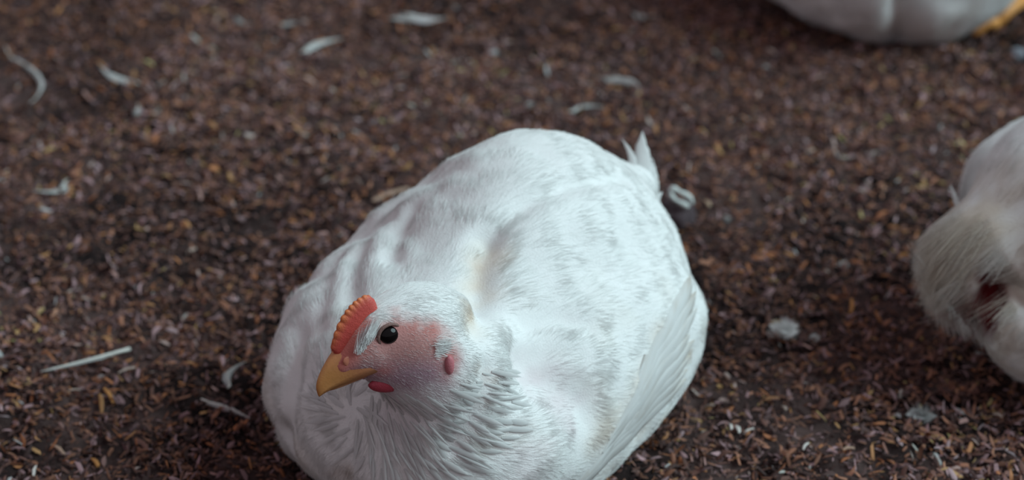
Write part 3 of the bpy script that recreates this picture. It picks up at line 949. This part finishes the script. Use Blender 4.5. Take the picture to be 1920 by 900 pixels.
td = 1.248
for i, (a, b, w, sw) in enumerate([((1186, 330), (1166, 262), 0.0040, -0.10), ((1206, 345), (1205, 248), 0.0125, 0.03), ((1212, 350), (1224, 300), 0.011, 0.0),
                                   ((1214, 375), (1233, 330), 0.011, 0.05), ((1212, 400), (1241, 362), 0.012, 0.1), ((1222, 425), (1243, 395), 0.011, 0.1),
                                   ((1190, 350), (1196, 295), 0.010, 0.0), ((1180, 345), (1182, 300), 0.008, 0.05)]):
    stuck_feather(root_a, 'tail_feather', at_depth(*a, td + 0.002 * i), at_depth(*b, td + 0.012 + 0.002 * i), (-0.1, -0.9, 0.4), w, 60 + i, sweep=sw, point=0.8)

# ---- the chicken lying at the right edge, rear towards us
B1 = (0.375, 0.028); HD1 = (0.93, 0.36)
W1, R1 = to_world(B1, HD1)
hb_o = W1((13.5, -1.0, 17.0))
head_b = Head(hb_o, norm((0.9, -0.35, -0.1)))
S1 = Shape()
S1.ell(W1((0, 0, 7.2)), np.array((11.8, 8.8, 7.6)) * c, rot_axes(R1, 0, 4), 0.03)
S1.ell(W1((6.5, 0, 6.4)), np.array((7.0, 8.2, 6.6)) * c, rot_axes(R1), 0.03)
S1.ell(W1((-3.5, 0, 10.0)), np.array((8.2, 6.4, 5.8)) * c, rot_axes(R1), 0.03)
S1.ell(W1((1.0, -7.6, 7.6)), np.array((9.5, 2.6, 4.8)) * c, rot_axes(R1, 5), 0.014)
S1.ell(W1((1.0, 7.6, 7.6)), np.array((9.5, 2.6, 4.8)) * c, rot_axes(R1, -5), 0.014)
fl_c = at_depth(1828, 482, 1.225)
S1.ell(fl_c, (0.018, 0.026, 0.023), None, 0.032)
S1.ell(at_depth(1942, 606, 1.222), (0.028, 0.034, 0.028), None, 0.012)
head_b.add_to(S1)
S1.cone(head_b.w((-1.6, 0, -0.4)), head_b.w((-3.0, 0, -4.0)), 0.018, 0.028, 0.012)
S1.cone(head_b.w((-3.0, 0, -4.0)), head_b.w((-5.0, 0, -8.5)), 0.028, 0.05, 0.025)
gap = seen(S1, [(1862, 522), (1858, 565), (1852, 612)])
GR1 = [(gap, 0.0065, 0.015), (seen(S1, [(1862, 505), (1890, 530), (1925, 560)]), 0.005, 0.008)]
ST1 = []
ST1 += [(p, 0.014, BROWN, 0.8) for p in seen(S1, [(1838, 430), (1842, 455)])]
ST1 += [(p, 0.06, (0.62, 0.54, 0.45), 0.7) for p in seen(S1, [(1840, 400), (1900, 450), (1800, 520), (1900, 640)])]  # warm grey of the shaded rear, painted into the plumage
ST1 += [(p, 0.013, (0.13, 0.014, 0.016), 3.0) for p in gap] + [(p, 0.010, (0.20, 0.018, 0.022), 2.0) for p in seen(S1, [(1856, 585), (1850, 600)])]
def flow1(P, flow):
    w = smooth(0.05, 0.02, np.linalg.norm(P - fl_c, axis=1))[:, None]
    return flow * (1 - w) + w * np.array([-0.72, -0.1, -0.62])
def len1(P):
    return 1 + 2.2 * smooth(0.050, 0.02, np.linalg.norm(P - fl_c, axis=1))
gap_a = np.array(gap)
def bare1(P):
    d = np.min(np.linalg.norm(P[:, None, :] - gap_a[None], axis=2), axis=1)
    return (smooth(0.009, 0.018, d) * 0.98 + 0.02) * (1 + 3.0 * smooth(0.045, 0.025, np.linalg.norm(P - fl_c, axis=1)))
bird1 = chicken('chicken', 'white chicken cut by the right edge, fluffy rear and dark red bare patch', B1, HD1, head_b, S1, 0.0025, 70000, 23,
                stains_and_shade=ST1, grooves=GR1, flow_extra=flow1, len_fn=len1, bare_fn=bare1, hair_len=1.15, hair_rad=0.00017)
head_b.parts(bird1[0], S1)
wing_feathers(bird1[0], S1, bird1, W1, R1, -1, 7, 5, z0=(4.0, 6.0))
wing_feathers(bird1[0], S1, bird1, W1, R1, 1, 6, 6, z0=(4.0, 6.0))
for i, (a, b, w) in enumerate([((1795, 425), (1766, 415), 0.006), ((1800, 400), (1782, 345), 0.003), ((1790, 450), (1757, 452), 0.008)]):
    stuck_feather(bird1[0], 'tail_feather', at_depth(*a, 1.235), at_depth(*b, 1.235), (-0.3, -0.9, 0.3), w, 90 + i, color=WHITE * 0.95)

# ---- the chicken behind, cut by the top edge
B2 = (0.293, 0.570); HD2 = (0.50, -0.866)
W2, R2 = to_world(B2, HD2)
head_c = Head(W2((13.0, 3.0, 19.0)), norm((0.75, -0.65, 0)))
S2 = Shape()
S2.ell(W2((-1.0, 0, 7.4)), np.array((12.0, 9.4, 7.6)) * c, rot_axes(R2), 0.03)
S2.ell(W2((4.9, 0, 4.9)), np.array((6.5, 9.4, 5.8)) * c, rot_axes(R2), 0.03)
S2.ell(W2((-3.0, 0, 10.0)), np.array((8.5, 6.6, 6.0)) * c, rot_axes(R2), 0.03)
S2.ell(W2((0.5, 8.0, 6.6)), np.array((9.5, 2.6, 5.0)) * c, rot_axes(R2, -6), 0.02)
S2.ell(W2((0.5, -8.0, 6.6)), np.array((9.5, 2.6, 5.0)) * c, rot_axes(R2, 6), 0.02)
head_c.add_to(S2)
S2.cone(head_c.w((-1.6, 0, -0.4)), head_c.w((-3.0, 0, -4.0)), 0.018, 0.028, 0.012)
S2.cone(head_c.w((-3.0, 0, -4.0)), head_c.w((-4.5, 0, -9.0)), 0.028, 0.05, 0.025)
GR2 = [(seen(S2, [(1688, -40), (1684, 10), (1680, 60), (1678, 80)]), 0.007, 0.006), (seen(S2, [(1560, -30), (1570, 30)]), 0.009, 0.003)]
ST2 = [(p, 0.035, (0.62, 0.54, 0.50), 0.25) for p in seen(S2, [(1700, 60), (1750, 50), (1600, 60), (1660, 30)])]
bird2 = chicken('chicken', 'white chicken seen only from below the breast at the top edge', B2, HD2, head_c, S2, 0.003, 40000, 31,
                stains_and_shade=ST2, grooves=GR2, hair_len=1.3, hair_rad=0.0002)
head_c.parts(bird2[0], S2)

def tube(path, radii, nseg=10):
    path = np.array(path, float); V, F = [], []
    tg = norm(np.gradient(path, axis=0))
    for i, (p, t) in enumerate(zip(path, tg)):
        s1 = norm(np.cross(t, (0.13, 0.2, 1.0))); s2 = np.cross(t, s1)
        for k in range(nseg):
            a = 2 * math.pi * k / nseg
            V.append(p + (s1 * math.cos(a) + s2 * math.sin(a)) * radii[i])
    m = len(path)
    for i in range(m - 1):
        for k in range(nseg):
            F.append((i * nseg + k, i * nseg + (k + 1) % nseg, (i + 1) * nseg + (k + 1) % nseg, (i + 1) * nseg + k))
    F.append(tuple(range(nseg - 1, -1, -1))); F.append(tuple((m - 1) * nseg + k for k in range(nseg)))
    return np.array(V), F

def foot(parent, ankle, hock, toes):
    """yellow shank with three front toes, the shank a part and each toe with its claw a sub-part"""
    mid = (np.array(ankle) + np.array(hock)) / 2
    v, f = tube([hock, mid, ankle], [0.0075, 0.0052, 0.006])
    sh = link('shank', mesh_np('shank', v, f), M_SHANK, parent)
    sh['label'] = 'orange scaly leg'
    for t in toes:
        t = np.array(t); a = np.array(ankle)
        v, f = tube([a, a * 0.6 + t * 0.4 + [0, 0, 0.004], a * 0.2 + t * 0.8, t], [0.0055, 0.0048, 0.004, 0.0015])
        link('toe', mesh_np('toe', v, f), M_SHANK, sh)

ank = at_height(1868, 42, 0.010)
foot(bird2[0], ank, at_height(1916, -6, 0.020), [ank + np.array([-0.030, 0.004, -0.006]), ank + np.array([-0.026, 0.026, -0.004]), ank + np.array([-0.020, -0.010, -0.006])])


# ------------------------------------------------------------------ loose feathers, fluff and bits on the litter
def ground_pt(px, py, lift=0.003):
    p = at_height(px, py, 0.003)
    p[2] = floor_height(np.array([p[0]]), np.array([p[1]]))[0] + lift
    return p

def loose_feather(label, a, b, width_px, sweep=0.0, curl=0.05, seed=0, color=WHITE, quill=True, tipcol=None, lift=0.004, point=1.0, r0=0.0006):
    p, q = ground_pt(*a, lift), ground_pt(*b, lift)
    d = np.linalg.norm(p - CAM)
    x = norm(q - p); z = np.array([0, -0.25, 1.0]); z = norm(z - x * (z @ x)); y = np.cross(z, x)
    R = np.stack([x, y, z], 1); Lg = np.linalg.norm(q - p); wd = width_px * d / FPX
    root = empty('loose_feather', p)
    tag(root, label, 'feather', 'shed feathers lying on the litter')
    v, f, cc = feather_mesh(Lg, wd, curl=curl, seed=seed, sweep=sweep, split=0.6, color=color, tipcol=tipcol, point=point)
    link('vane', mesh_np('vane', p + v @ R.T, f, cc), M_FEATHER, root)
    if quill:
        v, f = quill_mesh(Lg, r0, curl=curl, sweep=sweep)
        link('quill', mesh_np('quill', p + v @ R.T, f), M_QUILL, root)
    return root

LF = [
 ('long crescent white feather standing out near the left edge', (18, 106), (60, 212), 10, 0.13, 0.10, WHITE * 0.62),
 ('small white feather with pale quill at upper left of the litter', (250, 153), (188, 138), 17, 0.1, 0.12, WHITE * 0.72),
 ('tiny triangular feather scrap below the small quilled feather', (258, 196), (254, 222), 14, 0.0, 0.1, WHITE * 0.45),
 ('bent pale feather upright at left edge, halfway up', (118, 330), (62, 372), 22, 0.18, 0.12, WHITE * 0.50),
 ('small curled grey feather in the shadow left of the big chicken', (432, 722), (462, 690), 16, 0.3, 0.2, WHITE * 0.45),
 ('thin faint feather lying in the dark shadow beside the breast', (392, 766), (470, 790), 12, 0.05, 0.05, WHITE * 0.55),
 ('broad bright white feather near the top edge', (765, 25), (838, 36), 22, -0.08, 0.10, WHITE),
 ('short pale feather left of the broad white one near the top', (768, 32), (730, 30), 16, -0.1, 0.10, WHITE * 0.6),
 ('curled white feather scrap at upper middle left', (575, 94), (640, 70), 18, 0.18, 0.12, WHITE * 0.65),
 ('small pale feather scrap near top, left of middle', (530, 46), (560, 48), 12, 0.1, 0.1, WHITE * 0.6),
 ('arched pale feather behind the big chicken', (1128, 145), (1200, 172), 20, 0.20, 0.12, WHITE * 0.68),
 ('thin hooked feather just above the big chicken back', (1075, 212), (1132, 203), 11, 0.25, 0.10, WHITE * 0.55),
 ('little pale feather scrap by the shadow of the rear chicken', (1192, 26), (1228, 32), 14, -0.1, 0.1, WHITE * 0.62),
 ('small curled feather right of the tail in open litter', (1568, 280), (1604, 290), 9, -0.3, 0.1, WHITE * 0.55),
 ('slim pale feather scrap at top left', (445, 30), (475, 50), 12, -0.1, 0.1, WHITE * 0.45),
]
for i, (lab, a, b, w, sw, cu, cl) in enumerate(LF):
    loose_feather(lab, a, b, w, sw, cu, 200 + i, (cl * 1.15).clip(0, 0.82))
loose_feather('long straight white feather quill lying at lower left', (218, 657), (76, 707), 9, 0.0, 0.02, 240, WHITE * 0.72, True, None, 0.006, 1.6, 0.0013)

def fluff(label, px, py, w_px, h_px, n, seed, color):
    """a tuft of down: many fine barbs springing from one root"""
    r = np.random.default_rng(seed)
    p = ground_pt(px, py, 0.002); d = np.linalg.norm(p - CAM); s = d / FPX
    dirs = norm(r.normal(0, 1, (n, 3)) * np.array([1, 0.8, 0.7]) + np.array([0, 0, 0.7]))
    L = r.uniform(0.5, 1.0, n)
    ts = np.linspace(0, 1, 6)
    side = norm(np.cross(dirs, r.normal(0, 1, (n, 3))))
    sc = np.array([w_px * 0.55 * s, w_px * 0.5 * s, h_px * 0.8 * s])
    pts = dirs[:, None, :] * (L[:, None] * ts)[:, :, None] + side[:, None, :] * (0.25 * ts ** 2)[None, :, None] * L[:, None, None]
    pts = pts * sc; pts[:, :, 2] = np.maximum(pts[:, :, 2], -0.001)
    pts = p + pts + r.normal(0, 0.0006, (n, 1, 3))
    root = empty('down_tuft', p)
    hair_object('barb', pts, 0.00012 * np.array([1, 1, 0.9, 0.8, 0.6, 0.2]), np.tile(color, (n, 1)) * r.uniform(0.9, 1.05, (n, 1)), M_BARB, root)
    for k in range(5 if w_px > 30 else 2):                # a few limp vanes hold the barbs together
        a0 = r.uniform(0, 2 * math.pi)
        tip = p + np.array([math.cos(a0) * w_px * 0.5 * s, math.sin(a0) * w_px * 0.35 * s, h_px * 0.35 * s])
        stuck_feather(root, 'vane', p + [0, 0, 0.002], tip, (0.1, -0.4, 0.9), w_px * 0.42 * s, seed * 7 + k, sweep=r.uniform(-0.2, 0.2), curl=-0.15, color=np.minimum(color * 1.05, 0.84))
    return tag(root, label, 'down', 'tufts of down on the litter')

fluff('round white down tuft on the litter right of the big chicken', 1470, 625, 62, 40, 500, 301, WHITE)
fluff('tiny white down speck beside the round tuft', 1528, 636, 20, 14, 250, 302, WHITE * 0.9)
fluff('dull grey down tuft low at the right, below the edge chicken', 1728, 772, 56, 42, 350, 303, WHITE * 0.6)
fluff('small white down speck in the middle of the right litter', 1583, 491, 20, 14, 250, 304, WHITE * 0.9)
fluff('tiny bluish white down speck right of the tail clod', 1362, 413, 18, 12, 200, 305, WHITE * 0.8)
fluff('small white down speck near the top middle', 926, 94, 20, 12, 200, 306, WHITE * 0.85)
fluff('tiny white down speck just above the big chicken back', 994, 193, 16, 10, 160, 307, WHITE * 0.7)

def sliver(label, a, b, w_px, color, seed, lift=0.003, group='pale wood slivers on the litter', thick=0.5):
    """a split wood chip: tapered, bevelled and slightly bent"""
    r = np.random.default_rng(seed)
    p, q = ground_pt(*a, lift), ground_pt(*b, lift + 0.001)
    d = np.linalg.norm(p - CAM); w = w_px * d / FPX * 0.5
    n = 7; V, F = [], []
    x = norm(q - p); z = np.array([0, 0, 1.0]); z = norm(z - x * (z @ x)); y = np.cross(z, x)
    for i in range(n):
        t = i / (n - 1)
        prof = 0.35 + 0.65 * math.sin(math.pi * (0.12 + 0.76 * t)) + r.normal(0, 0.07)
        cc = p + (q - p) * t + y * (0.6 * w * math.sin(math.pi * t) * r.uniform(0.4, 1.0)) + z * 0.0006 * math.sin(math.pi * t)
        for (v, u) in ((-1, -0.3), (-0.75, 0.6), (0.1, 1.0), (0.85, 0.5), (1, -0.3), (0, -0.7)):
            V.append(cc + y * v * w * prof + z * u * w * thick * prof)
    for i in range(n - 1):
        for k in range(6):
            F.append((i * 6 + k, (i + 1) * 6 + k, (i + 1) * 6 + (k + 1) % 6, i * 6 + (k + 1) % 6))
    F.append(tuple(range(6))); F.append(tuple((n - 1) * 6 + k for k in range(5, -1, -1)))
    C = np.array(color) * r.uniform(0.8, 1.15, (len(V), 1))
    o = link('wood_sliver', mesh_np('wood_sliver', np.array(V), F, C, smooth_shade=False), M_CHIP)
    return tag(o, label, 'wood chip', group)

ORANGE = (0.42, 0.19, 0.06); TAN = (0.34, 0.22, 0.16); PALE = (0.42, 0.33, 0.28); WHT = (0.62, 0.58, 0.54)
SL = [
 ('flat tan wood splinter behind the left shoulder of the big chicken', (698, 368), (766, 343), 13, TAN),
 ('dull tan splinter touching the outline of the big chicken back', (782, 342), (822, 326), 16, (0.20, 0.13, 0.10)),
 ('upright orange chip left of the edge chicken', (1596, 572), (1594, 590), 9, ORANGE),
 ('orange chip right of the straight white quill', (196, 738), (212, 752), 8, ORANGE),
 ('upright orange chip below the straight white quill', (188, 748), (190, 772), 9, (0.30, 0.15, 0.06)),
 ('orange chip near the bottom left corner', (170, 842), (182, 860), 10, ORANGE),
 ('forked tan chip at lower left', (96, 828), (120, 842), 8, TAN),
 ('short white stick near the bottom left corner', (62, 886), (67, 868), 6, WHT),
 ('pale sliver under the white quill tip', (222, 700), (254, 692), 7, PALE),
 ('thin pale sliver at lower left beyond the quill', (128, 735), (152, 733), 4, PALE),
 ('pink tan chip beside the left shoulder of the big chicken', (350, 468), (368, 464), 9, PALE),
 ('yellowish crescent chip right of the tail clod', (1320, 376), (1330, 396), 9, (0.40, 0.29, 0.20)),
 ('bright white sliver upright at lower right of the big chicken', (1368, 797), (1371, 810), 6, WHT),
 ('chunky white chip at lower right of the big chicken', (1380, 803), (1386, 814), 8, WHT),
 ('long white sliver at lower right of the big chicken', (1394, 813), (1413, 809), 6, WHT),
 ('slanted white splinter low in the right litter', (1505, 854), (1515, 844), 6, WHT),
 ('upright cream sliver right of the big chicken flank', (1466, 754), (1474, 767), 7, PALE),
 ('pale flat chip close to the flank of the big chicken', (1318, 744), (1340, 752), 9, PALE),
 ('tan sliver low in the middle of the right litter', (1580, 850), (1602, 842), 8, TAN),
 ('cream chip below the edge chicken at far right', (1862, 768), (1880, 774), 9, PALE),
 ('orange brown chip near the flank at lower right', (1434, 748), (1462, 738), 9, (0.24, 0.11, 0.05)),
 ('yellow orange chip left of the fluffy rear', (1684, 484), (1702, 480), 9, ORANGE),
 ('rust chip in the right litter above the grey tuft', (1574, 688), (1594, 682), 9, (0.28, 0.13, 0.08)),
 ('ochre chip in the litter above the right tuft', (1444, 604), (1466, 600), 7, (0.30, 0.19, 0.08)),
]
for i, (lab, a, b, w, cl) in enumerate(SL):
    sliver(lab, a, b, w, cl, 400 + i)

def clod(label, px, py, r_px, squash, seed, color, cat='clod', name='soil_clod', z_lift=0.5):
    p = ground_pt(px, py, 0.0); d = np.linalg.norm(p - CAM); rad = r_px * d / FPX
    v, f = lathe_blob((0, 0, 0), (1, 1, 1), None, 28, 20)
    n = noise3(v + seed, 1.6, seed) * 0.22 + noise3(v + seed, 4.0, seed + 1) * 0.10 + noise3(v + seed, 9.0, seed + 2) * 0.05
    v = v * (1 + n)[:, None] * rad * np.array([1, 0.9, squash])
    o = link(name, mesh_np(name, p + v + [0, 0, rad * squash * z_lift], f, np.array(color) * (1 + 0.6 * n[:, None])), M_SOIL)
    return tag(o, label, cat)

clod('dark rounded soil clod behind the tail of the big chicken', 1266, 415, 36, 0.85, 5, (0.075, 0.055, 0.060))
clod('small bluish grey pebble at the top right corner', 1906, 97, 15, 0.8, 9, (0.22, 0.23, 0.26), 'pebble', 'pebble')
# white ring of dried dropping on the clod
rd = np.linalg.norm(ground_pt(1266, 415, 0.0) - CAM) * 0.995 - 0.012
ring = []
for k, a in enumerate(np.linspace(0.6, 2 * math.pi - 0.35, 26)):
    ex, ey = 25 * math.cos(a), 10 * math.sin(a) + 1.5 * math.sin(3 * a + 1)
    ring.append(at_depth(1277 + ex * 0.80 - ey * 0.55, 371 + ex * 0.58 + ey * 0.80, rd + 0.003 * math.cos(a)))
v, f = tube(ring, [0.0011 + 0.0010 * abs(math.sin(0.5 * i + 0.6)) for i in range(26)], 8)
o = link('dropping', mesh_np('dropping', v, f), M_DROP)
tag(o, 'white ring shaped dropping on the dark clod behind the tail', 'dropping')
